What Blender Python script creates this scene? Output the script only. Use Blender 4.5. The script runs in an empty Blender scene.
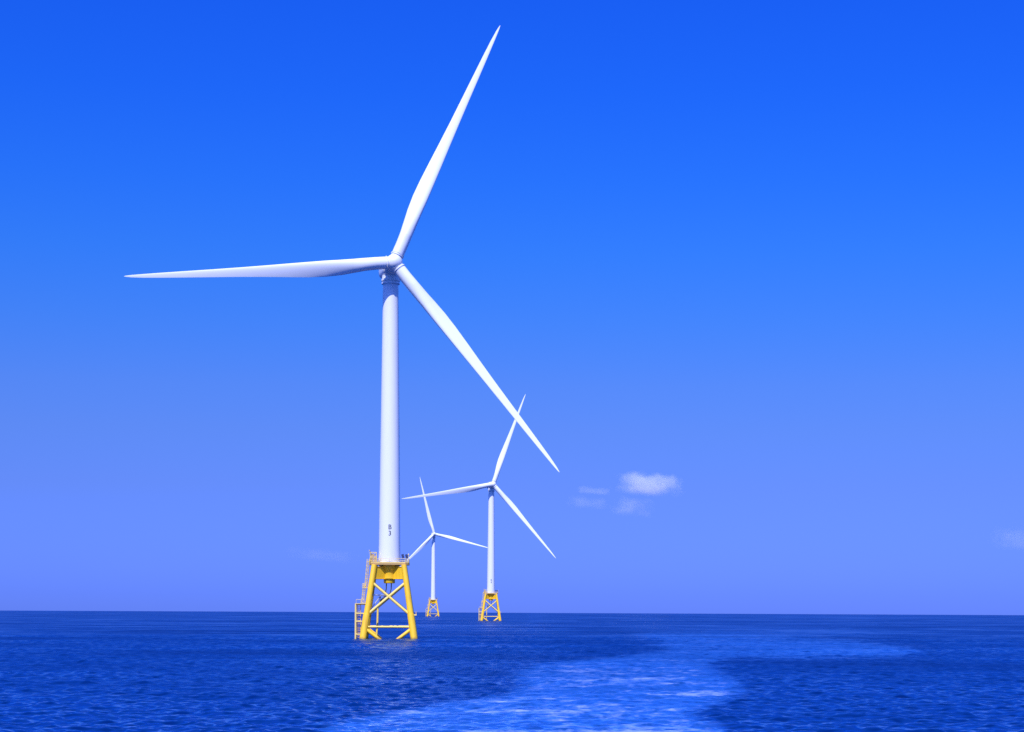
import bpy, bmesh, math, random
import numpy as np
from mathutils import Vector, Matrix, Euler, noise

R_ = math.radians
random.seed(7)
scene = bpy.context.scene
COL = scene.collection

# ------------------------------------------------------------------ camera
CAM_H = 7.7                       # standing on the deck of a boat
FPX = 1770.0                      # focal length in photo pixels (1024 wide)
HY = 610.2                       # eye-level row at the middle of the frame (the sea horizon dips a little below it)
EARTH = 7.4e6                     # radius of the curved sea, refraction included
ROLL = R_(0.26)
cam_d = bpy.data.cameras.new('camera')
cam = bpy.data.objects.new('camera', cam_d)
COL.objects.link(cam)
cam_d.sensor_width = 36.0
cam_d.lens = FPX / 1024 * 36.0
cam_d.shift_y = (HY - 366.0) / 1024.0
cam_d.clip_start = 0.5
cam_d.clip_end = 200000.0
cam.matrix_world = Matrix.Translation((0, 0, CAM_H)) @ Euler((R_(90), 0, 0)).to_matrix().to_4x4() @ Matrix.Rotation(ROLL, 4, 'Z')
scene.camera = cam

# ------------------------------------------------------------------ light
SUN_EL, SUN_AZ = R_(50), R_(-165)        # azimuth from +Y towards +X: behind the camera, to its left
sun_dir = Vector((math.sin(SUN_AZ) * math.cos(SUN_EL), math.cos(SUN_AZ) * math.cos(SUN_EL), math.sin(SUN_EL)))
sun_d = bpy.data.lights.new('sun', 'SUN')
sun_d.energy = 4.6
sun_d.angle = R_(0.53)
sun_d.color = (1.0, 0.97, 0.92)
sun = bpy.data.objects.new('sun', sun_d)
sun.rotation_euler = (-sun_dir).to_track_quat('-Z', 'Y').to_euler()
sun.location = sun_dir * 300
COL.objects.link(sun)

world = bpy.data.worlds.new('World')
scene.world = world
world.use_nodes = True
wn, wl = world.node_tree.nodes, world.node_tree.links
wn.clear()
sky = wn.new('ShaderNodeTexSky')
sky.sky_type = 'NISHITA'
sky.sun_disc = False
sky.sun_elevation = SUN_EL
sky.sun_rotation = SUN_AZ
sky.altitude = 0
sky.air_density = 1.0
sky.dust_density = 0.3
sky.ozone_density = 8.0
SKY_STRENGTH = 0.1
# a polarised, saturated sky within the frame: the physical sky is graded by elevation (z of the view direction, r, g, b)
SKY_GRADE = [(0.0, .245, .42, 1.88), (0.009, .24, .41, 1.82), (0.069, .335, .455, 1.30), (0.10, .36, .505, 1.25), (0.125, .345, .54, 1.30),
             (0.16, .26, .575, 1.42), (0.197, .185, .595, 1.57), (0.235, .135, .57, 1.73), (0.28, .10, .53, 1.88), (0.34, .085, .50, 2.0), (0.62, 2.5, 2.8, 5.0), (1.0, 2.5, 2.8, 5.0)]  # last stops brighten the unseen upper sky beyond physical, as added fill for shadows
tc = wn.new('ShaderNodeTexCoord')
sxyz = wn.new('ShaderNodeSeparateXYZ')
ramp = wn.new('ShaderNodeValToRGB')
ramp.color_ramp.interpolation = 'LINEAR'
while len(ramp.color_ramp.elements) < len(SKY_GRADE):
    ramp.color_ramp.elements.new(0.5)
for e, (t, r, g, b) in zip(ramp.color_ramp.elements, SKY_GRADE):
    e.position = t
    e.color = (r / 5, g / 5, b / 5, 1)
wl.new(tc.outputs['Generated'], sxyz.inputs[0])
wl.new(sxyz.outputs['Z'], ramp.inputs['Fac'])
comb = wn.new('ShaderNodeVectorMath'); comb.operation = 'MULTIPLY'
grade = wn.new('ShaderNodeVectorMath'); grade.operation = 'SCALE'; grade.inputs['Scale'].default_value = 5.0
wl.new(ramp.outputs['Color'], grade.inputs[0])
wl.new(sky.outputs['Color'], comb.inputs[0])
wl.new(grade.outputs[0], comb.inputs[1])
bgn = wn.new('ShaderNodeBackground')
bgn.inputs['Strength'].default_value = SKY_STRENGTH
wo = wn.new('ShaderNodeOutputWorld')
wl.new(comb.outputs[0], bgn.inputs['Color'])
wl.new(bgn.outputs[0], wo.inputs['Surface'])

vs = scene.view_settings
vs.view_transform = 'Standard'
vs.look = 'None'
vs.exposure = 0.0
vs.gamma = 1.0
vs.use_curve_mapping = False
scene.cycles.use_denoising = False
scene.cycles.max_bounces = 10
scene.cycles.volume_bounces = 8

# ------------------------------------------------------------------ helpers
def ground(px, py, z=0.0):
    """point of the water surface seen at a photo pixel"""
    c, s = math.cos(ROLL), math.sin(ROLL)
    a, b = px - 512.0, py - HY
    u, v = a * c + b * s, a * s - b * c
    d = (z - CAM_H) * FPX / v
    return Vector((u * d / FPX, d, z))


def drop(d):
    return -d * d / (2 * EARTH)


def mat(name):
    m = bpy.data.materials.new(name)
    m.use_nodes = True
    n = m.node_tree.nodes
    return m, n, m.node_tree.links, n['Principled BSDF']


def paint(name, color, rough=0.4, dirt=0.12, dirt_col=(0.3, 0.24, 0.16), streak=(2.0, 2.0, 0.25), scale=0.6, low=None):
    """painted steel: faint vertical weather streaks, blotches and, where asked, a stained splash zone"""
    m, n, l, p = mat(name)
    tcn = n.new('ShaderNodeTexCoord')
    mp = n.new('ShaderNodeMapping'); mp.inputs['Scale'].default_value = streak
    nz = n.new('ShaderNodeTexNoise'); nz.inputs['Scale'].default_value = scale; nz.inputs['Detail'].default_value = 6
    cr = n.new('ShaderNodeValToRGB'); cr.color_ramp.elements[0].position = 0.5; cr.color_ramp.elements[1].position = 0.78
    mx = n.new('ShaderNodeMix'); mx.data_type = 'RGBA'
    sc = n.new('ShaderNodeMath'); sc.operation = 'MULTIPLY'; sc.inputs[1].default_value = dirt
    l.new(tcn.outputs['Object'], mp.inputs[0]); l.new(mp.outputs[0], nz.inputs['Vector'])
    l.new(nz.outputs[0], cr.inputs[0]); l.new(cr.outputs['Color'], sc.inputs[0]); l.new(sc.outputs[0], mx.inputs[0])
    mx.inputs[6].default_value = (*color, 1); mx.inputs[7].default_value = (*dirt_col, 1)
    out = mx.outputs[2]
    if low:                                                   # weed and salt staining just above the water
        g = n.new('ShaderNodeNewGeometry'); sp = n.new('ShaderNodeSeparateXYZ'); l.new(g.outputs['Position'], sp.inputs[0])
        n2 = n.new('ShaderNodeTexNoise'); n2.inputs['Scale'].default_value = 1.3; n2.inputs['Detail'].default_value = 4
        l.new(g.outputs['Position'], n2.inputs['Vector'])
        ad = n.new('ShaderNodeMath'); ad.operation = 'MULTIPLY_ADD'; ad.inputs[1].default_value = 1.6
        l.new(n2.outputs[0], ad.inputs[0]); l.new(sp.outputs['Z'], ad.inputs[2])
        mr = n.new('ShaderNodeMapRange'); mr.inputs['From Min'].default_value = 1.5; mr.inputs['From Max'].default_value = 0.7
        mr.inputs['To Max'].default_value = 0.75
        l.new(ad.outputs[0], mr.inputs['Value'])
        m2 = n.new('ShaderNodeMix'); m2.data_type = 'RGBA'
        l.new(mr.outputs[0], m2.inputs[0]); l.new(out, m2.inputs[6]); m2.inputs[7].default_value = (*low, 1)
        out = m2.outputs[2]
    l.new(out, p.inputs['Base Color'])
    p.inputs['Roughness'].default_value = rough
    return m


WHITE = paint('white_tower_paint', (0.78, 0.79, 0.80), 0.38, 0.10, (0.5, 0.47, 0.42))
BLADE = paint('white_blade_gelcoat', (0.80, 0.81, 0.81), 0.32, 0.08, (0.5, 0.48, 0.45), (1, 1, 0.15), 0.8)
YELLOW = paint('yellow_marine_paint', (0.96, 0.575, 0.02), 0.42, 0.38, (0.42, 0.19, 0.03), low=(0.16, 0.10, 0.03))
PALEYEL = paint('sun_bleached_yellow_paint', (0.89, 0.64, 0.13), 0.45, 0.3, (0.45, 0.25, 0.08), low=(0.2, 0.14, 0.06))
CREAM = paint('cream_rail_paint', (0.88, 0.65, 0.18), 0.45, 0.3, (0.42, 0.24, 0.1))
DECK = paint('deck_grating', (0.52, 0.33, 0.11), 0.7, 0.4, (0.28, 0.14, 0.06))
GREY = paint('galvanised_steel', (0.45, 0.46, 0.48), 0.5, 0.3, (0.25, 0.2, 0.15))
DARK = paint('dark_blue_panel', (0.012, 0.018, 0.06), 0.25, 0.1)
BLACK = paint('black_rubber_and_cable', (0.03, 0.035, 0.045), 0.6, 0.2)
RING = paint('grey_bearing_steel', (0.22, 0.23, 0.26), 0.5, 0.2)
INK = paint('dark_grey_lettering', (0.045, 0.05, 0.06), 0.6, 0.1)
RUSTY = paint('orange_equipment_paint', (0.55, 0.36, 0.2), 0.5, 0.4)


def link(name, bm, m, parent=None, smooth=False, matrix=None):
    me = bpy.data.meshes.new(name)
    bmesh.ops.recalc_face_normals(bm, faces=bm.faces)
    bm.to_mesh(me); bm.free()
    me.materials.append(m)
    if smooth:
        me.polygons.foreach_set('use_smooth', [True] * len(me.polygons))
        me.set_sharp_from_angle(angle=R_(40))
    o = bpy.data.objects.new(name, me)
    COL.objects.link(o)
    if parent is not None:
        o.parent = parent
    if matrix is not None:
        o.matrix_basis = matrix
    return o


def tube(bm, pts, r0, r1=None, n=12, caps=True):
    """round bar along a polyline; radius runs from r0 to r1"""
    pts = [Vector(p) for p in pts]
    r1 = r0 if r1 is None else r1
    rings = []
    ref = None
    for i, p in enumerate(pts):
        d = (pts[min(i + 1, len(pts) - 1)] - pts[max(i - 1, 0)]).normalized()
        if ref is None:
            ref = d.orthogonal().normalized()
        a = (ref - d * ref.dot(d)).normalized(); ref = a
        b = d.cross(a)
        r = r0 + (r1 - r0) * i / (len(pts) - 1)
        rings.append([bm.verts.new(p + (a * math.cos(t) + b * math.sin(t)) * r) for t in [2 * math.pi * k / n for k in range(n)]])
    for A, B in zip(rings, rings[1:]):
        for k in range(n):
            bm.faces.new((A[k], A[(k + 1) % n], B[(k + 1) % n], B[k]))
    if caps:
        bm.faces.new(rings[0]); bm.faces.new(rings[-1][::-1])


def lathe(bm, prof, n=48, cx=0.0, cy=0.0, M=None):
    """surface of revolution round z through (cx, cy): prof is a list of (radius, z)"""
    rings = []
    for r, z in prof:
        ring = []
        for k in range(n):
            t = 2 * math.pi * k / n
            v = Vector((cx + r * math.cos(t), cy + r * math.sin(t), z))
            ring.append(bm.verts.new(M @ v if M else v))
        rings.append(ring)
    for A, B in zip(rings, rings[1:]):
        for k in range(n):
            bm.faces.new((A[k], A[(k + 1) % n], B[(k + 1) % n], B[k]))
    bm.faces.new(rings[0]); bm.faces.new(rings[-1][::-1])


def box(bm, c, s, rot=None, bev=0.0):
    r = bmesh.ops.create_cube(bm, size=1.0)
    vs_ = r['verts']
    for v in vs_:
        v.co = Vector((v.co.x * s[0], v.co.y * s[1], v.co.z * s[2]))
    if bev:
        es = list({e for v in vs_ for e in v.link_edges})
        rr = bmesh.ops.bevel(bm, geom=es, offset=bev, segments=2, affect='EDGES', profile=0.6)
        vs_ = list({v for f in rr['faces'] for v in f.verts} | {v for v in vs_ if v.is_valid})
    M = Matrix.Translation(c) @ (rot.to_4x4() if rot else Matrix.Identity(4))
    for v in vs_:
        v.co = M @ v.co


def rz(a):
    return Matrix.Rotation(a, 3, 'Z')


# ------------------------------------------------------------------ water and wake
WAKE_PX = [(300, 736), (316, 724), (360, 715), (415, 705), (498, 694), (512, 685), (500, 674), (530, 663), (600, 656),
           (650, 650), (640, 642), (610, 634), (640, 629), (720, 629), (800, 633), (870, 639), (922, 646), (940, 654),
           (895, 659), (800, 660), (738, 660), (722, 667), (746, 681), (758, 690), (736, 700), (702, 715), (722, 724), (738, 736)]


def build_water():
    rng = np.random.default_rng(3)
    fine = R_(32)
    az = np.concatenate([np.arange(-fine, fine, R_(0.062)), np.linspace(fine, 2 * math.pi - fine, 60)[:-1]])
    r = [2.0, 6, 12, 20, 30, 40, 50, 60, 68, 75]
    while r[-1] < 520: r.append(r[-1] * (1.0016 if r[-1] > 84 else 1.02))
    while r[-1] < 1500: r.append(r[-1] * 1.003)
    while r[-1] < 4500: r.append(r[-1] * 1.008)
    while r[-1] < 40000: r.append(r[-1] * 1.03)
    r = np.array(r)
    na, nr = len(az), len(r)
    D, A = np.meshgrid(r, az, indexing='ij')
    X, Y = D * np.sin(A), D * np.cos(A)
    dr = np.gradient(r)[:, None] * np.ones_like(A)
    da = np.minimum(np.abs(np.gradient(az)), 1.0)[None, :] * D
    sp = np.maximum(dr, da * 0.8)
    RES = np.zeros_like(X); Z = np.zeros_like(X); GX = np.zeros_like(X); GY = np.zeros_like(X)
    # wake mask in (column, row) of the distance-angle chart, softened along its rim
    cc, ss = math.cos(ROLL), math.sin(ROLL)
    u = FPX * np.tan(np.clip(A, -1.3, 1.3)); v = -CAM_H * FPX / np.maximum(Y, 1.0)
    PX = 512 + u * cc + v * ss; PY = HY + u * ss - v * cc
    ok = (Y > 60) & (np.cos(A) > 0.3) & (PY < 760)
    poly = np.array(WAKE_PX, float); k = 0.16
    poly = np.vstack([poly, [(760, 775), (300, 775)]])
    q = np.stack([PX * k, PY], -1); pl = poly * [k, 1]
    inside = np.zeros(X.shape, bool); dist = np.full(X.shape, 1e9)
    for a, b in zip(pl, np.roll(pl, -1, 0)):
        e = b - a; w = q - a
        t = np.clip((w @ e) / (e @ e), 0, 1)
        dist = np.minimum(dist, np.hypot(*(np.moveaxis(w - t[..., None] * e, -1, 0))))
        c1 = (a[1] > q[..., 1]) != (b[1] > q[..., 1])
        with np.errstate(divide='ignore', invalid='ignore'):
            xi = a[0] + (q[..., 1] - a[1]) * e[0] / (e[1] if e[1] else 1e-9)
        inside ^= c1 & (q[..., 0] < xi)
    sd = np.where(inside, dist, -dist)
    wake = np.clip((sd + 3.0) / 9.0, 0, 1); wake = wake * wake * (3 - 2 * wake)
    far = np.clip((PY - 618) / 85.0, 0, 1)
    wake *= (0.40 + 0.60 * far) * ok
    # sum of travelling waves, shorter ones dropped where the grid is too coarse for them
    N = 110
    lam = np.exp(np.linspace(math.log(0.6), math.log(16), N)); rng.shuffle(lam)
    for L in lam:
        kk = 2 * math.pi / L
        wgt = 1.0 if L < 0.8 else 1.25 if L < 3 else 0.6 if L < 6 else 0.35 if L < 9 else 0.2
        th = R_(8) + rng.normal() * R_(44)
        kx, ky = kk * math.sin(th), kk * math.cos(th)
        amp = WAVE_SLOPE * math.sqrt(2.0 / N) / kk * wgt
        att = np.clip((L / sp - 2.0) / 1.5, 0, 1)
        RES += (1 - att ** 2) * WAVE_SLOPE ** 2 / N * wgt ** 2
        if not att.any(): continue
        att = att * (1 - 0.25 * np.clip(wake, 0, 1) * (L < 8))
        ph = kx * X + ky * Y + rng.uniform(0, 2 * math.pi)
        s_, c_ = np.sin(ph), np.cos(ph)
        Z += amp * att * s_; GX += amp * att * c_ * kx; GY += amp * att * c_ * ky
    Z += drop(D)
    ROUGH = (SEA_ROUGH ** 4 + 0.35 * RES) ** 0.25        # waves too fine for the mesh become roughness
    ROUGH = ROUGH.reshape(-1)
    V = np.stack([X, Y, Z], -1).reshape(-1, 3).astype(np.float32)
    NRM = np.stack([-GX, -GY, np.ones_like(X)], -1).reshape(-1, 3)
    NRM /= np.linalg.norm(NRM, axis=1, keepdims=True)
    i, j = np.meshgrid(np.arange(nr - 1), np.arange(na), indexing='ij')
    jn = (j + 1) % na
    Q = np.stack([i * na + j, i * na + jn, (i + 1) * na + jn, (i + 1) * na + j], -1).reshape(-1, 4)
    W = wake.reshape(-1)
    fw = W[Q].max(1) > 0.004
    fan = np.stack([np.full(na, -1), np.arange(na), (np.arange(na) + 1) % na], -1)

    def emit(name, quads, m, fan=None):
        used = np.unique(quads)
        remap = np.full(len(V), -1, np.int64); remap[used] = np.arange(len(used))
        nv = len(used)
        co = V[used]; nm = NRM[used]; w = W[used]; ro = ROUGH[used]
        loops = remap[quads].reshape(-1); starts = np.arange(len(quads)) * 4; tot = np.full(len(quads), 4)
        if fan is not None:
            co = np.vstack([co, [[0, 0, 0]]]); nm = np.vstack([nm, [[0, 0, 1]]]); w = np.append(w, 0); ro = np.append(ro, SEA_ROUGH)
            f = np.where(fan < 0, nv, remap[np.maximum(fan, 0)])[:, ::-1]
            f = f[:, [0, 1, 2]]
            starts = np.concatenate([starts, len(loops) + np.arange(len(f)) * 3])
            tot = np.concatenate([tot, np.full(len(f), 3)])
            loops = np.concatenate([loops, f.reshape(-1)])
        me = bpy.data.meshes.new(name)
        me.vertices.add(len(co)); me.vertices.foreach_set('co', co.astype(np.float32).reshape(-1))
        me.loops.add(len(loops)); me.loops.foreach_set('vertex_index', loops.astype(np.int32))
        me.polygons.add(len(starts)); me.polygons.foreach_set('loop_start', starts.astype(np.int32))
        me.update(calc_edges=True)
        me.polygons.foreach_set('use_smooth', np.ones(len(starts), bool))
        at = me.attributes.new('foam', 'FLOAT', 'POINT'); at.data.foreach_set('value', w.astype(np.float32))
        at = me.attributes.new('fine_waves', 'FLOAT', 'POINT'); at.data.foreach_set('value', ro.astype(np.float32))
        me.normals_split_custom_set_from_vertices(nm.astype(np.float32))
        me.materials.append(m)
        o = bpy.data.objects.new(name, me); COL.objects.link(o)
        return o
    m = water_material()
    sea = emit('sea', Q[~fw], m, fan)
    sea['kind'] = 'structure'
    sea['label'] = 'deep blue rippled sea reaching to the horizon'
    wk = emit('boat_wake', Q[fw], m)
    wk['kind'] = 'stuff'
    wk['label'] = 'pale foamy boat wake curving across the dark blue sea'
    wk['category'] = 'wake'


def water_material():
    m, n, l, p = mat('sea_water')
    g = n.new('ShaderNodeNewGeometry')
    at = n.new('ShaderNodeAttribute'); at.attribute_name = 'foam'
    rat = n.new('ShaderNodeAttribute'); rat.attribute_name = 'fine_waves'

    def nz(scale, detail, sx=1.0, sy=1.0, rough=0.5):
        mp = n.new('ShaderNodeMapping'); mp.inputs['Scale'].default_value = (sx, sy, 1)
        t = n.new('ShaderNodeTexNoise'); t.inputs['Scale'].default_value = scale; t.inputs['Detail'].default_value = detail
        t.inputs['Roughness'].default_value = rough
        l.new(g.outputs['Position'], mp.inputs[0]); l.new(mp.outputs[0], t.inputs['Vector'])
        return t

    def math_(op, a, b=None, c=None, clamp=False):
        k = n.new('ShaderNodeMath'); k.operation = op; k.use_clamp = clamp
        for s_, v in zip(k.inputs, (a, b, c)):
            if v is None: continue
            if isinstance(v, (int, float)): s_.default_value = v
            else: l.new(v, s_)
        return k.outputs[0]

    def rng_(v, a, b, c=0.0, d=1.0):
        k = n.new('ShaderNodeMapRange'); k.interpolation_type = 'SMOOTHSTEP'
        k.inputs['From Min'].default_value = a; k.inputs['From Max'].default_value = b
        k.inputs['To Min'].default_value = c; k.inputs['To Max'].default_value = d
        l.new(v, k.inputs['Value']); return k.outputs[0]
    # ripples far smaller than the mesh: noise vectors tilt the normal
    vsum = None
    for sc_, amp, sx, sy in ((0.55, RIPPLE[0], 0.6, 1.0), (2.2, RIPPLE[1], 0.6, 1.0), (7.0, RIPPLE[2], 0.8, 1.0)):
        t = nz(sc_, 2, sx, sy)
        sub = n.new('ShaderNodeVectorMath'); sub.operation = 'SUBTRACT'; sub.inputs[1].default_value = (0.5, 0.5, 0.5)
        mul = n.new('ShaderNodeVectorMath'); mul.operation = 'MULTIPLY'; mul.inputs[1].default_value = (amp * 0.6, amp, 0)
        l.new(t.outputs['Color'], sub.inputs[0]); l.new(sub.outputs[0], mul.inputs[0])
        if vsum is None: vsum = mul.outputs[0]
        else:
            ad = n.new('ShaderNodeVectorMath'); l.new(vsum, ad.inputs[0]); l.new(mul.outputs[0], ad.inputs[1]); vsum = ad.outputs[0]
    gust = nz(0.006, 4, 0.5, 1.0)                        # broad patches of rougher and calmer water
    gs = rng_(gust.outputs[0], 0.35, 0.65, 0.75, 1.2)
    calm = math_('MULTIPLY', gs, math_('SUBTRACT', 1.0, math_('MULTIPLY', at.outputs['Fac'], 0.45)))
    vs_ = n.new('ShaderNodeVectorMath'); vs_.operation = 'SCALE'
    l.new(vsum, vs_.inputs[0]); l.new(calm, vs_.inputs['Scale'])
    ad = n.new('ShaderNodeVectorMath'); l.new(g.outputs['Normal'], ad.inputs[0]); l.new(vs_.outputs[0], ad.inputs[1])
    nm = n.new('ShaderNodeVectorMath'); nm.operation = 'NORMALIZE'; l.new(ad.outputs[0], nm.inputs[0])
    # wake: milky aerated water with torn streaks of foam
    big = nz(0.07, 5, 0.7, 1.0, 0.6); fine = nz(0.5, 6, 0.9, 1.0, 0.65)
    torn = math_('MULTIPLY_ADD', math_('ADD', big.outputs[0], fine.outputs[0]), 2.0, -2.0)
    edge = rng_(math_('MULTIPLY_ADD', at.outputs['Fac'], 1.5, torn), 0.2, 0.9)
    milky = math_('MULTIPLY', math_('MULTIPLY', edge, at.outputs['Fac']), math_('MULTIPLY', rng_(big.outputs[0], 0.30, 0.62, 0.7, 1.0), rng_(fine.outputs[0], 0.36, 0.52, 0.45, 1.0)), clamp=True)
    th = math_('MULTIPLY', rng_(math_('MULTIPLY_ADD', big.outputs[0], 0.6, math_('MULTIPLY', fine.outputs[0], 0.6)), 0.60, 0.84),
               math_('MULTIPLY_ADD', rng_(at.outputs['Fac'], 0.6, 1.0), 0.85, math_('MULTIPLY', at.outputs['Fac'], 0.15)), clamp=True)
    c1 = n.new('ShaderNodeMix'); c1.data_type = 'RGBA'
    l.new(math_('MULTIPLY', milky, WAKE_MIX), c1.inputs[0])
    c1.inputs[6].default_value = (*SEA_COL, 1); c1.inputs[7].default_value = (*WAKE_COL, 1)
    c2 = n.new('ShaderNodeMix'); c2.data_type = 'RGBA'
    l.new(math_('MULTIPLY', th, FOAM_MIX), c2.inputs[0]); l.new(c1.outputs[2], c2.inputs[6]); c2.inputs[7].default_value = (0.62, 0.70, 0.80, 1)
    # light scattered back from the water body, plus the surface reflection with its fresnel falloff (polarised, so bluish)
    n.remove(p)
    df = n.new('ShaderNodeBsdfDiffuse'); gl = n.new('ShaderNodeBsdfMetallic'); gl.fresnel_type = 'F82'
    gl.inputs['Base Color'].default_value = (0.010, 0.018, 0.022, 1)
    gl.inputs['Edge Tint'].default_value = (*REFL_TINT, 1)
    l.new(c2.outputs[2], df.inputs['Color'])
    band = nz(0.022, 5, 0.6, 1.0, 0.6)                     # cat's paws: rougher and smoother patches out to the horizon
    rough = math_('MULTIPLY', rat.outputs['Fac'], math_('MULTIPLY', rng_(band.outputs[0], 0.36, 0.64, 0.72, 1.3), rng_(gust.outputs[0], 0.35, 0.65, 0.85, 1.15)))
    l.new(math_('MULTIPLY_ADD', th, 0.3, rough), gl.inputs['Roughness'])
    l.new(nm.outputs[0], df.inputs['Normal']); l.new(nm.outputs[0], gl.inputs['Normal'])
    sm = n.new('ShaderNodeAddShader'); l.new(df.outputs[0], sm.inputs[0]); l.new(gl.outputs[0], sm.inputs[1])
    l.new(sm.outputs[0], n['Material Output'].inputs['Surface'])
    return m


REFL_TINT = (0.52, 0.80, 1.0)
WAVE_SLOPE = 0.25
RIPPLE = (0.0, 0.06, 0.06)
SEA_COL = (0.0, 0.010, 0.080)
WAKE_COL = (0.02, 0.105, 0.37)
WAKE_MIX = 0.65
FOAM_MIX = 0.5
SEA_ROUGH = 0.05
build_water()

# ------------------------------------------------------------------ wind turbines
HUB_R, HUB_H = 5.45, 98.35              # overhang of the hub centre, and its height above the water
TILT, CONE = R_(5.7), R_(5.0)
ROTOR_R = 70.3
Z_DECK, Z_TOP = 20.1, 94.1


def leg_half(z):
    return 6.69 - 0.1435 * z


def leg_at(ix, iy, z):
    return Vector((ix * leg_half(z), iy * leg_half(z), z))


def make_blade_bm():
    """one blade along +z, leading edge towards +x, upwind side towards -y"""
    prof = [(2.5, 3.25, 1.0, 0.5, 0), (5.0, 3.25, 1.0, 0.5, 0), (8.0, 3.35, .94, .47, 6), (11.0, 3.6, .76, .41, 12), (14.5, 3.95, .56, .36, 13),
            (18.5, 4.12, .42, .34, 11.5), (23, 3.92, .34, .33, 10), (28, 3.5, .29, .33, 8), (34, 2.95, .26, .33, 6), (41, 2.4, .23, .33, 4.5),
            (48, 1.98, .21, .33, 3), (55, 1.6, .19, .34, 2), (61, 1.25, .18, .35, 1), (65.5, .92, .17, .36, .5), (68.5, .58, .16, .4, 0), (69.8, .3, .16, .5, 0), (70.3, .06, .2, .5, 0)]
    # resample smoothly
    rs = np.array([p[0] for p in prof])
    zz = np.unique(np.concatenate([np.linspace(2.5, 68, 60), rs]))
    cols = [np.interp(zz, rs, [p[k] for p in prof]) for k in range(1, 5)]
    bm = bmesh.new(); n = 28; rings = []
    for z, c, th, ax, tw in zip(zz, *cols):
        blend = min(max((th - 0.35) / 0.6, 0), 1)                  # 1 = circular root, 0 = aerofoil
        ring = []
        t = R_(tw + 4.0)
        flex = -1.0 * ((z - 2.5) / 68) ** 2 * 0.6                # slight pre-bend upwind
        for k in range(n):
            a = 2 * math.pi * k / n
            xs = 0.5 + 0.5 * math.cos(a)                           # 1 = leading edge ... 0 = trailing edge
            yc = math.sin(a) * 0.5 * th
            s_ = 1 - xs
            foil = 5 * th * (0.2969 * math.sqrt(s_) - 0.126 * s_ - 0.3516 * s_ ** 2 + 0.2843 * s_ ** 3 - 0.1036 * s_ ** 4)
            ya = math.copysign(foil, math.sin(a)) * (1.15 if math.sin(a) > 0 else 0.8) if 0 < k < n and k != n // 2 else 0.0
            y = (yc * blend + ya * (1 - blend)) * c
            x = (xs - (1 - ax)) * c
            ring.append(bm.verts.new((x * math.cos(t) + y * math.sin(t), -x * math.sin(t) + y * math.cos(t) + flex, z)))
        rings.append(ring)
    for A, B in zip(rings, rings[1:]):
        for k in range(n):
            bm.faces.new((A[k], A[(k + 1) % n], B[(k + 1) % n], B[k]))
    bm.faces.new(rings[0]); bm.faces.new(rings[-1][::-1])
    return bm


def nac_matrix(yaw):
    """frame at the tower top axis at hub height: -y points upwind (towards the viewer), tilted up"""
    return Matrix.Translation((0, 0, HUB_H)) @ Matrix.Rotation(yaw, 4, 'Z') @ Matrix.Rotation(-TILT, 4, 'X')


def blade_matrix(yaw, ang):
    return nac_matrix(yaw) @ Matrix.Translation((0, -HUB_R, 0)) @ Matrix.Rotation(math.pi / 2 - ang, 4, 'Y') @ Matrix.Rotation(CONE, 4, 'X')


def lettering(text, parent):
    cu = bpy.data.curves.new('lettering', 'FONT')
    cu.body = text; cu.align_x = 'CENTER'; cu.size = 1.78; cu.space_line = 0.92; cu.offset = 0.035
    tmp = bpy.data.objects.new('lettering_source', cu); COL.objects.link(tmp)
    bpy.context.view_layer.update()
    me = bpy.data.meshes.new_from_object(tmp.evaluated_get(bpy.context.evaluated_depsgraph_get()))
    bpy.data.objects.remove(tmp)
    bm = bmesh.new(); bm.from_mesh(me); bpy.data.meshes.remove(me)
    bmesh.ops.triangulate(bm, faces=bm.faces)
    bmesh.ops.subdivide_edges(bm, edges=bm.edges, cuts=1)
    for v in bm.verts:                                              # wrap round the tower
        x, z = v.co.x * 0.9, 28.95 + v.co.y
        r = tower_r(z) + 0.012
        a = x / r + R_(3)
        v.co = Vector((r * math.sin(a), -r * math.cos(a), z))
    return link('lettering', bm, INK, parent)


def tower_r(z):
    t = (z - Z_DECK) / (Z_TOP - Z_DECK)
    return 2.9 + (2.05 - 2.9) * t


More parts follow.
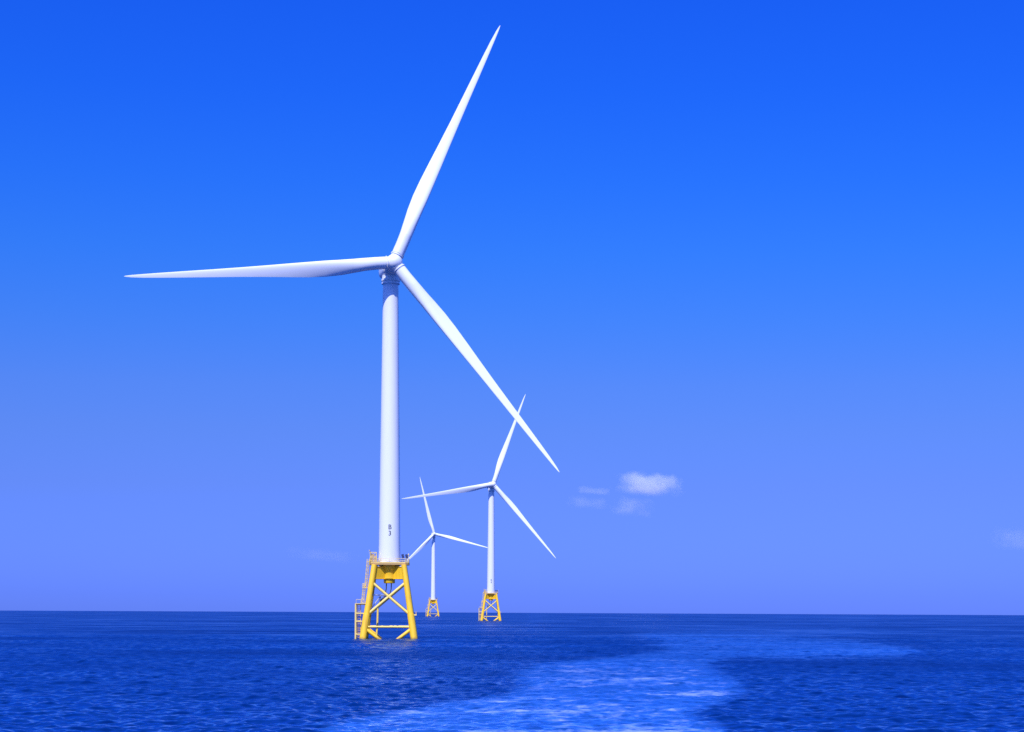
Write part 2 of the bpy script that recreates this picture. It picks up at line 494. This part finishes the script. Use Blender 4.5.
def make_turbine():
    root = bpy.data.objects.new('wind_turbine', None); COL.objects.link(root)
    root.empty_display_size = 5
    yaw = 0.0
    # --- jacket
    for ix in (-1, 1):
        for iy in (-1, 1):
            bm = bmesh.new()
            tube(bm, [leg_at(ix, iy, 6.4), leg_at(ix, iy, 19.5)], 0.80, 0.72, 20)
            leg = link('jacket_leg', bm, YELLOW, root, True)
            bm = bmesh.new()                                        # thicker can round the foot of the leg
            tube(bm, [leg_at(ix, iy, -6), leg_at(ix, iy, 6.1), leg_at(ix, iy, 6.5)], 0.93, 0.90, 20)
            link('leg_sleeve', bm, YELLOW, leg, True)
    for face in range(4):
        q = Matrix.Rotation(face * math.pi / 2, 4, 'Z')
        for s in (-1, 1):
            bm = bmesh.new()                                        # upper X of each face
            tube(bm, [q @ leg_at(s, -1, 15.0), q @ leg_at(-s, -1, 6.2)], 0.36, 0.36, 14)
            link('cross_brace', bm, PALEYEL, root, True)
            bm = bmesh.new()                                        # lower X, running down into the water
            tube(bm, [q @ leg_at(s, -1, 2.9), q @ leg_at(-s, -1, -8)], 0.46, 0.46, 14)
            link('cross_brace', bm, YELLOW, root, True)
        bm = bmesh.new()
        tube(bm, [q @ leg_at(-1, -1, 3.2), q @ leg_at(1, -1, 3.2)], 0.27, 0.27, 12)
        link('horizontal_brace', bm, PALEYEL, root, True)
    # --- transition piece: central can, cone under the tower, four box girders to the leg heads
    bm = bmesh.new()
    lathe(bm, [(1.38, 14.7), (1.5, 14.85), (1.5, 15.75), (2.0, 15.95), (2.0, 17.9), (2.06, 18.0), (2.75, 19.35), (2.75, 19.52)], 40)
    tp = link('transition_piece', bm, YELLOW, root, True)
    for ix in (-1, 1):
        for iy in (-1, 1):
            bm = bmesh.new()
            a, b = Vector((ix * 0.9, iy * 0.9)), Vector((ix * 4.0, iy * 4.0))
            c = (a + b) / 2; L = (b - a).length
            box(bm, (c.x, c.y, 17.45), (L, 0.7, 3.3), rz(math.atan2(iy, ix)), 0.06)
            for zz in (15.86, 19.04):                               # flanges
                box(bm, (c.x, c.y, zz), (L * 0.98, 1.0, 0.12), rz(math.atan2(iy, ix)))
            link('box_girder', bm, YELLOW, tp)
    # --- platform
    bm = bmesh.new()
    oct_ = [(5.3, -2.6), (5.3, 3.2), (3.2, 5.3), (-3.2, 5.3), (-5.3, 3.2), (-5.3, -2.6), (-4.3, -3.6), (4.3, -3.6)]
    lo = [bm.verts.new((x, y, 19.55)) for x, y in oct_]; hi = [bm.verts.new((x, y, Z_DECK)) for x, y in oct_]
    bm.faces.new(lo[::-1]); bm.faces.new(hi)
    for k in range(8): bm.faces.new((lo[k], lo[(k + 1) % 8], hi[(k + 1) % 8], hi[k]))
    deck = link('platform', bm, DECK, root)
    bm = bmesh.new()
    for k in range(8):
        A, B = Vector((*oct_[k], 0)) * 0.98, Vector((*oct_[(k + 1) % 8], 0)) * 0.98
        for h in (0.55, 1.1):
            tube(bm, [A + Vector((0, 0, Z_DECK + h)), B + Vector((0, 0, Z_DECK + h))], 0.045, None, 6)
        m_ = 4 if (B - A).length > 4 else 2
        for i in range(m_):
            P = A.lerp(B, i / m_)
            tube(bm, [P + Vector((0, 0, Z_DECK - 0.02)), P + Vector((0, 0, Z_DECK + 1.12))], 0.05, None, 6)
        box(bm, ((A + B) / 2 + Vector((0, 0, Z_DECK + 0.1))), ((B - A).length * 0.98, 0.03, 0.2), rz(math.atan2((B - A).y, (B - A).x)))
    link('railing', bm, CREAM, deck)
    # crew equipment on the left of the deck: frame, cabinets, davit crane
    bm = bmesh.new()
    for x in (-5.0, -3.35):
        for y in (-3.0, -1.2):
            tube(bm, [(x, y, Z_DECK), (x, y, Z_DECK + 2.7)], 0.07, None, 8)
    for z in (1.4, 2.7):
        for a, b in (((-5.0, -3.0), (-3.35, -3.0)), ((-5.0, -1.2), (-3.35, -1.2)), ((-5.0, -3.0), (-5.0, -1.2)), ((-3.35, -3.0), (-3.35, -1.2))):
            tube(bm, [(*a, Z_DECK + z), (*b, Z_DECK + z)], 0.07, None, 8)
    tube(bm, [(-5.0, -3.0, Z_DECK + 1.4), (-3.35, -3.0, Z_DECK + 2.7)], 0.05, None, 6)
    link('equipment_frame', bm, CREAM, deck)
    bm = bmesh.new()
    box(bm, (-4.55, -2.1, Z_DECK + 0.65), (0.7, 1.2, 1.2), None, 0.05)
    box(bm, (-3.75, -2.4, Z_DECK + 0.95), (0.6, 0.8, 1.8), None, 0.05)
    box(bm, (-4.4, -2.0, Z_DECK + 1.95), (0.9, 1.0, 0.8), None, 0.05)
    link('equipment_cabinet', bm, RUSTY, deck)
    bm = bmesh.new()
    tube(bm, [(-4.9, 0.6, Z_DECK), (-4.9, 0.6, Z_DECK + 2.6)], 0.16, 0.13, 12)
    tube(bm, [(-4.9, 0.6, Z_DECK + 2.5), (-5.15, -1.0, Z_DECK + 3.25), (-5.3, -2.2, Z_DECK + 3.3)], 0.11, 0.08, 10)
    tube(bm, [(-5.3, -2.2, Z_DECK + 3.3), (-5.3, -2.2, Z_DECK + 2.3)], 0.03, None, 6)
    box(bm, (-4.75, 0.6, Z_DECK + 1.3), (0.5, 0.45, 0.5), None, 0.04)
    link('davit_crane', bm, CREAM, deck, True)
    for x, y in ((3.6, -3.0), (4.6, -2.5)):                       # two dark panels on posts, leaning back
        bm = bmesh.new()
        box(bm, (x, y, Z_DECK + 1.75), (0.66, 0.06, 1.5), (Matrix.Rotation(R_(-14), 3, 'Y') @ Matrix.Rotation(R_(-46), 3, 'X')), 0.015)
        pn = link('solar_panel', bm, DARK, deck)
        bm = bmesh.new()
        tube(bm, [(x, y + 0.28, Z_DECK), (x, y + 0.1, Z_DECK + 1.6)], 0.06, None, 8)
        box(bm, (x, y + 0.25, Z_DECK + 0.35), (0.4, 0.35, 0.65), None, 0.03)
        link('panel_post', bm, GREY, pn)
    bm = bmesh.new()
    tube(bm, [(5.1, -3.0, Z_DECK), (5.1, -3.0, Z_DECK + 2.0)], 0.06, None, 8)
    lathe(bm, [(0.12, Z_DECK + 2.0), (0.17, Z_DECK + 2.05), (0.17, Z_DECK + 2.3), (0.06, Z_DECK + 2.42)], 12, 5.1, -3.0)
    link('marker_lamp', bm, CREAM, deck, True)
    # --- export cables hanging from the can and the pipe that takes them down
    for k, x0 in enumerate((-0.75, 0.55)):
        bm = bmesh.new()
        tube(bm, [(x0, -0.4, 15.0), (x0 - 0.05, -0.4, 13.2), (x0 - 0.35, -0.6, 12.0), (-1.5 - 0.4 * k, -1.1, 10.6), (-2.5 - .25 * k, -1.6, 9.3), (-2.95, -1.9 - .2 * k, 7.8)], 0.14, None, 10)
        link('cable', bm, BLACK, root, True)
    bm = bmesh.new()
    tube(bm, [(-2.95, -2.0, 8.0), (-3.05, -2.0, 4.0), (-3.3, -2.0, 0.5), (-3.6, -2.0, -5.0)], 0.27, 0.27, 12)
    jt = link('cable_pipe', bm, PALEYEL, root, True)
    bm = bmesh.new()
    tube(bm, [leg_at(-1, -1, 11.6) + Vector((.4, 1.0, 0)), (-0.4, -1.6, 11.5)], 0.13, None, 8)
    tube(bm, [(-2.2, -2.0, 11.4), leg_at(-1, -1, 7.4) + Vector((.6, 1.2, 0))], 0.13, None, 8)
    tube(bm, [(-2.2, -2.0, 11.4), (-2.95, -2.0, 7.9)], 0.12, None, 8)
    link('cable_support', bm, GREY, jt)
    # --- boat landing on the left of the front left leg, with ladders up to the deck
    yb = -5.4
    bm = bmesh.new()
    tube(bm, [(-8.65, yb, -4), (-8.65, yb, 9.3)], 0.24, None, 12)
    tube(bm, [(-8.65, yb + 2.4, -4), (-8.65, yb + 2.4, 9.3)], 0.24, None, 12)
    for z in (1.2, 4.6, 6.7, 9.1):
        for y in (yb, yb + 2.4):
            tube(bm, [(-8.65, y, z), (-leg_half(z) - 0.4, min(-leg_half(z) + 0.3, y + 1.5) if y == yb else -leg_half(z) + 0.8, z)], 0.17, None, 10)
        tube(bm, [(-8.65, yb, z), (-8.65, yb + 2.4, z)], 0.14, None, 10)
    bl = link('boat_landing', bm, CREAM, root, True)

    def ladder(P, Q_, w, parent, cage=False):
        P, Q_ = Vector(P), Vector(Q_)
        d = (Q_ - P).normalized(); side = Vector((1, 0, 0)); side = (side - d * side.dot(d)).normalized()
        bm = bmesh.new()
        for s in (-1, 1):
            tube(bm, [P + side * s * w / 2, Q_ + side * s * w / 2], 0.075, None, 8)
        L = (Q_ - P).length
        for i in range(int(L / 0.45)):
            c = P + d * (i * 0.45 + 0.2)
            tube(bm, [c - side * w / 2, c + side * w / 2], 0.045, None, 6)
        if cage:
            for i in range(int(L / 1.1) + 1):
                c = P + d * min(i * 1.1 + 0.2, L)
                tube(bm, [c + side * math.cos(t) * 0.48 + Vector((0, -0.75 * math.sin(t), 0)) for t in [math.pi * k / 8 for k in range(9)]], 0.045, None, 6)
            for t in (0.25, 0.5, 0.75):
                off = side * math.cos(math.pi * t) * 0.48 + Vector((0, -0.75 * math.sin(math.pi * t), 0))
                tube(bm, [P + off, Q_ + off], 0.035, None, 6)
        return link('ladder', bm, YELLOW if parent is bl else PALEYEL, parent, True)
    ladder((-7.75, yb + 0.9, -3), (-7.75, yb + 0.9, 9.3), 0.8, bl)
    bm = bmesh.new()
    box(bm, (-7.3, yb + 0.6, 9.25), (2.6, 2.3, 0.14), None, 0.02)
    for x in (-8.5, -7.3, -6.4):
        tube(bm, [(x, yb - 0.5, 9.3), (x, yb - 0.5, 10.35)], 0.05, None, 6)
    tube(bm, [(-8.5, yb - 0.5, 10.35), (-6.4, yb - 0.5, 10.35)], 0.05, None, 6)
    link('rest_platform', bm, CREAM, bl)
    bm = bmesh.new()
    box(bm, (-6.15, -4.4, 13.4), (1.7, 1.5, 0.14), None, 0.02)
    for x in (-6.95, -6.2):
        tube(bm, [(x, -5.1, 13.4), (x, -5.1, 14.5)], 0.05, None, 6)
    tube(bm, [(-6.95, -5.1, 14.5), (-6.2, -5.1, 14.5)], 0.05, None, 6)
    link('rest_platform', bm, CREAM, bl)
    ladder((-6.85, -4.7, 9.3), (-6.35, -4.5, 14.6), 0.6, root, True)
    ladder((-6.05, -4.1, 13.5), (-5.45, -3.6, 21.0), 0.6, root, True)
    bm = bmesh.new()                                                # clamp and anode on the outer side of the right leg
    p = leg_at(1, -1, 6.3)
    box(bm, p + Vector((1.15, 0, 0.05)), (0.8, 0.5, 0.35), None, 0.05)
    tube(bm, [p + Vector((1.4, 0, 0.1)), p + Vector((1.4, 0, 0.95))], 0.07, None, 8)
    link('leg_bracket', bm, CREAM, root)
    # --- tower
    bm = bmesh.new()
    prof = [(tower_r(Z_DECK) + 0.12, Z_DECK), (tower_r(Z_DECK) + 0.12, Z_DECK + 0.25), (tower_r(Z_DECK + .27), Z_DECK + 0.26)]
    prof += [(tower_r(z), z) for z in np.linspace(Z_DECK + 0.5, Z_TOP, 30)]
    lathe(bm, prof, 64)
    tw = link('tower', bm, WHITE, root, True)
    bm = bmesh.new()                                                # oval service door on the deck, on the left-hand side
    n = 20
    rim = []
    for rr, out in ((1.0, 0.02), (1.0, 0.09), (0.8, 0.09), (0.8, 0.05)):
        ring = []
        for k in range(n):
            t = 2 * math.pi * k / n
            z = Z_DECK + 1.55 + 1.1 * rr * math.copysign(abs(math.sin(t)) ** 0.6, math.sin(t))
            a = 0.5 * rr * math.cos(t) / 2.9 - R_(62)
            r = tower_r(z) + out
            ring.append(bm.verts.new((r * math.sin(a), -r * math.cos(a), z)))
        rim.append(ring)
    for A, B in zip(rim, rim[1:]):
        for k in range(n): bm.faces.new((A[k], A[(k + 1) % n], B[(k + 1) % n], B[k]))
    bm.faces.new(rim[-1])
    link('door', bm, WHITE, tw)
    # --- yaw bearing and nacelle
    bm = bmesh.new()
    lathe(bm, [(2.05, Z_TOP - .01), (2.42, Z_TOP), (2.42, Z_TOP + 0.42), (2.15, Z_TOP + 0.46), (2.15, Z_TOP + 0.75), (2.5, Z_TOP + 0.8), (2.5, Z_TOP + 1.25), (2.3, Z_TOP + 1.3), (2.3, Z_TOP + 2.2)], 48)
    link('yaw_bearing', bm, WHITE, root, True)
    bm = bmesh.new()                                                # nacelle: round-shouldered body, narrowing to the hub
    sec = [(-3.1, 2.0, 2.0, 0.0), (-2.95, 2.15, 2.15, 0.0), (-2.4, 2.35, 2.3, 0.0), (-1.0, 2.45, 2.4, 0.1), (1.5, 2.45, 2.4, 0.25), (4.5, 2.4, 2.25, 0.5), (6.4, 2.2, 1.9, 0.7), (7.3, 1.7, 1.4, 0.8), (7.45, 1.1, 0.9, 0.8)]
    rings = []
    for i, (y, wx, wz, zc) in enumerate(sec):
        e = 2.0 if i < 2 else 3.2
        ring = []
        for k in range(36):
            t = 2 * math.pi * k / 36
            c_, s_ = math.cos(t), math.sin(t)
            ring.append(bm.verts.new((wx * math.copysign(abs(c_) ** (2 / e), c_), y, zc + wz * math.copysign(abs(s_) ** (2 / e), s_))))
        rings.append(ring)
    for A, B in zip(rings, rings[1:]):
        for k in range(36): bm.faces.new((A[k], A[(k + 1) % 36], B[(k + 1) % 36], B[k]))
    bm.faces.new(rings[0]); bm.faces.new(rings[-1][::-1])
    nac = link('nacelle', bm, WHITE, root, True, nac_matrix(yaw))
    bm = bmesh.new()
    tube(bm, [(0.9, 6.6, 2.6), (0.9, 6.6, 4.0)], 0.05, None, 6)
    tube(bm, [(-0.9, 6.6, 2.6), (-0.9, 6.6, 4.0)], 0.05, None, 6)
    tube(bm, [(-0.9, 6.6, 3.7), (0.9, 6.6, 3.7)], 0.04, None, 6)
    link('wind_sensor', bm, GREY, nac)
    # --- hub: rounded body with a short socket and bearing ring for each blade
    bm = bmesh.new()
    M = Matrix.Rotation(R_(90), 4, 'X')                             # z of the profile points upwind (-y)
    lathe(bm, [(1.75, -2.3), (2.0, -2.1), (2.15, -1.0), (2.2, 0.0), (2.05, 1.0), (1.6, 1.75), (1.0, 2.2), (0.45, 2.4), (0.1, 2.45)], 48, M=M)
    for k in range(3):
        Mb = Matrix.Rotation(k * 2 * math.pi / 3, 4, 'Y') @ Matrix.Rotation(CONE, 4, 'X')
        lathe(bm, [(1.55, 0.4), (1.55, 1.95), (1.78, 2.0), (1.78, 2.22), (1.48, 2.24), (1.48, 2.52)], 36, M=Mb)
    hub = link('hub', bm, WHITE, root, True)
    for k in range(3):
        link('blade', make_blade_bm(), BLADE, root, True)
    return root


def children(o):
    return [c for c in COL.objects if c.parent == o]


def copy_tree(o, parent=None):
    c = o.copy(); COL.objects.link(c); c.parent = parent
    for ch in children(o):
        copy_tree(ch, c)
    return c


def pose(root, loc, turn, yaw, az, label, text=None, nudge=(0, 0, 0)):
    root.location = loc
    root.rotation_euler = (0, 0, turn)
    root['label'] = label
    root['category'] = 'wind turbine'
    root['group'] = 'wind turbines standing in the sea'
    y = yaw - turn
    k = 0
    for c in children(root):
        base = c.name.split('.')[0]
        if base == 'nacelle': c.matrix_basis = nac_matrix(y)
        elif base == 'hub': c.matrix_basis = blade_matrix(y, az) @ Matrix.Rotation(-CONE, 4, 'X')
        elif base == 'blade':
            c.matrix_basis = blade_matrix(y, az + k * 2 * math.pi / 3 + R_(nudge[k])); k += 1
        elif base == 'tower' and text:
            lettering(text, c)


proto = make_turbine()
second, third = copy_tree(proto), copy_tree(proto)
# distances from the camera follow from the sizes in the photograph: 0.47, 1.3 and 2.14 km
pose(proto, (-32.6, 470, drop(470)), R_(2.5), R_(13.3), R_(66.8),
     'largest and nearest white wind turbine, marked B 3 above its bright yellow jacket', 'B\n3', (-0.55, 0.65, 0))
pose(second, (-15.4, 1286, drop(1286)), R_(2.0), R_(14.2), R_(70.0),
     'middle-sized white wind turbine right of the tallest one, its top blade crossing that blade tip', 'B\n4', (0, 0.8, -1.0))
pose(third, (-94.5, 2122, drop(2122)), R_(3.0), R_(10.4), R_(104.6),
     'smallest and farthest white wind turbine, standing between the two bigger ones', None, (0, 0, 0.5))

# ------------------------------------------------------------------ clouds far beyond the turbines
def cloud_material():
    m, n, l, p = mat('thin_cloud')
    n.remove(p)
    out = n['Material Output']
    v = n.new('ShaderNodeVolumePrincipled')
    v.inputs['Color'].default_value = (0.99, 0.98, 1.0, 1)
    v.inputs['Anisotropy'].default_value = -0.2
    oi = n.new('ShaderNodeObjectInfo')
    tcn = n.new('ShaderNodeTexCoord')
    sq = n.new('ShaderNodeVectorMath'); sq.operation = 'MULTIPLY'; l.new(tcn.outputs['Object'], sq.inputs[0]); l.new(tcn.outputs['Object'], sq.inputs[1])
    sq2 = n.new('ShaderNodeVectorMath'); sq2.operation = 'MULTIPLY'; l.new(sq.outputs[0], sq2.inputs[0]); l.new(sq.outputs[0], sq2.inputs[1])
    su = n.new('ShaderNodeVectorMath'); su.operation = 'DOT_PRODUCT'; su.inputs[1].default_value = (1, 1, 1); l.new(sq2.outputs[0], su.inputs[0])
    ln = n.new('ShaderNodeMath'); ln.operation = 'POWER'; ln.inputs[1].default_value = 0.25; l.new(su.outputs['Value'], ln.inputs[0])
    g = n.new('ShaderNodeNewGeometry')
    nz = n.new('ShaderNodeTexNoise'); nz.inputs['Scale'].default_value = 0.018; nz.inputs['Detail'].default_value = 5; nz.inputs['Roughness'].default_value = 0.6
    l.new(g.outputs['Position'], nz.inputs['Vector'])
    # density = color.r * smooth(1 - length + noise)
    a = n.new('ShaderNodeMath'); a.operation = 'MULTIPLY_ADD'; a.inputs[1].default_value = 1.9; a.inputs[2].default_value = -1.0
    l.new(nz.outputs[0], a.inputs[0])
    b = n.new('ShaderNodeMath'); b.operation = 'SUBTRACT'; l.new(a.outputs[0], b.inputs[0]); l.new(ln.outputs['Value'], b.inputs[1])
    r = n.new('ShaderNodeMapRange'); r.interpolation_type = 'SMOOTHSTEP'
    r.inputs['From Min'].default_value = -0.95; r.inputs['From Max'].default_value = -0.25
    l.new(b.outputs[0], r.inputs['Value'])
    sepc = n.new('ShaderNodeSeparateColor'); l.new(oi.outputs['Color'], sepc.inputs[0])
    d = n.new('ShaderNodeMath'); d.operation = 'MULTIPLY'; sz = n.new('ShaderNodeSeparateXYZ'); l.new(tcn.outputs['Object'], sz.inputs[0])
    fl = n.new('ShaderNodeMapRange'); fl.interpolation_type = 'SMOOTHSTEP'          # flat base
    fl.inputs['From Min'].default_value = -0.75; fl.inputs['From Max'].default_value = -0.2
    l.new(sz.outputs['Z'], fl.inputs['Value'])
    fm = n.new('ShaderNodeMath'); fm.operation = 'MULTIPLY'; l.new(r.outputs[0], fm.inputs[0]); l.new(fl.outputs[0], fm.inputs[1])
    l.new(fm.outputs[0], d.inputs[0]); l.new(sepc.outputs[0], d.inputs[1])
    d2 = n.new('ShaderNodeMath'); d2.operation = 'MULTIPLY'; d2.inputs[1].default_value = 0.05; l.new(d.outputs[0], d2.inputs[0])
    l.new(d2.outputs[0], v.inputs['Density'])
    l.new(v.outputs[0], out.inputs['Volume'])
    return m


CLOUD = cloud_material()
CD = 6000.0
for px, py, w, h, dens, label in (
        (649, 486, 36, 15, 0.2, 'brightest small white cloud low over the sea right of the turbines'),
        (632, 508, 24, 13, 0.085, 'faint cloud wisp directly below the brightest small cloud'),
        (592, 491, 19, 5, 0.06, 'thin upper streak of cloud left of the brightest small cloud'),
        (587, 504, 24, 8, 0.05, 'faint lower puff of cloud under the thin streak'),
        (1014, 540, 26, 16, 0.035, 'very faint cloud patch low at the right edge of the sky'),
        (322, 556, 40, 9, 0.012, 'barely visible thin cloud left of the tallest turbine above its platform height')):
    c, s = math.cos(ROLL), math.sin(ROLL)
    a, b = px - 512, py - HY
    u, v = a * c + b * s, a * s - b * c
    bm = bmesh.new()
    bmesh.ops.create_icosphere(bm, subdivisions=3, radius=1.15)
    o = link('cloud', bm, CLOUD)
    k = CD / FPX
    o.location = (u * k, CD, CAM_H + v * k)
    o.scale = (w * k, w * k * 0.7, h * k)
    o.rotation_euler = (0, R_(4), R_(10))
    o.color = (dens, dens, dens, 1)
    o['label'] = label
    o['category'] = 'cloud'
    o['group'] = 'small clouds low over the horizon'
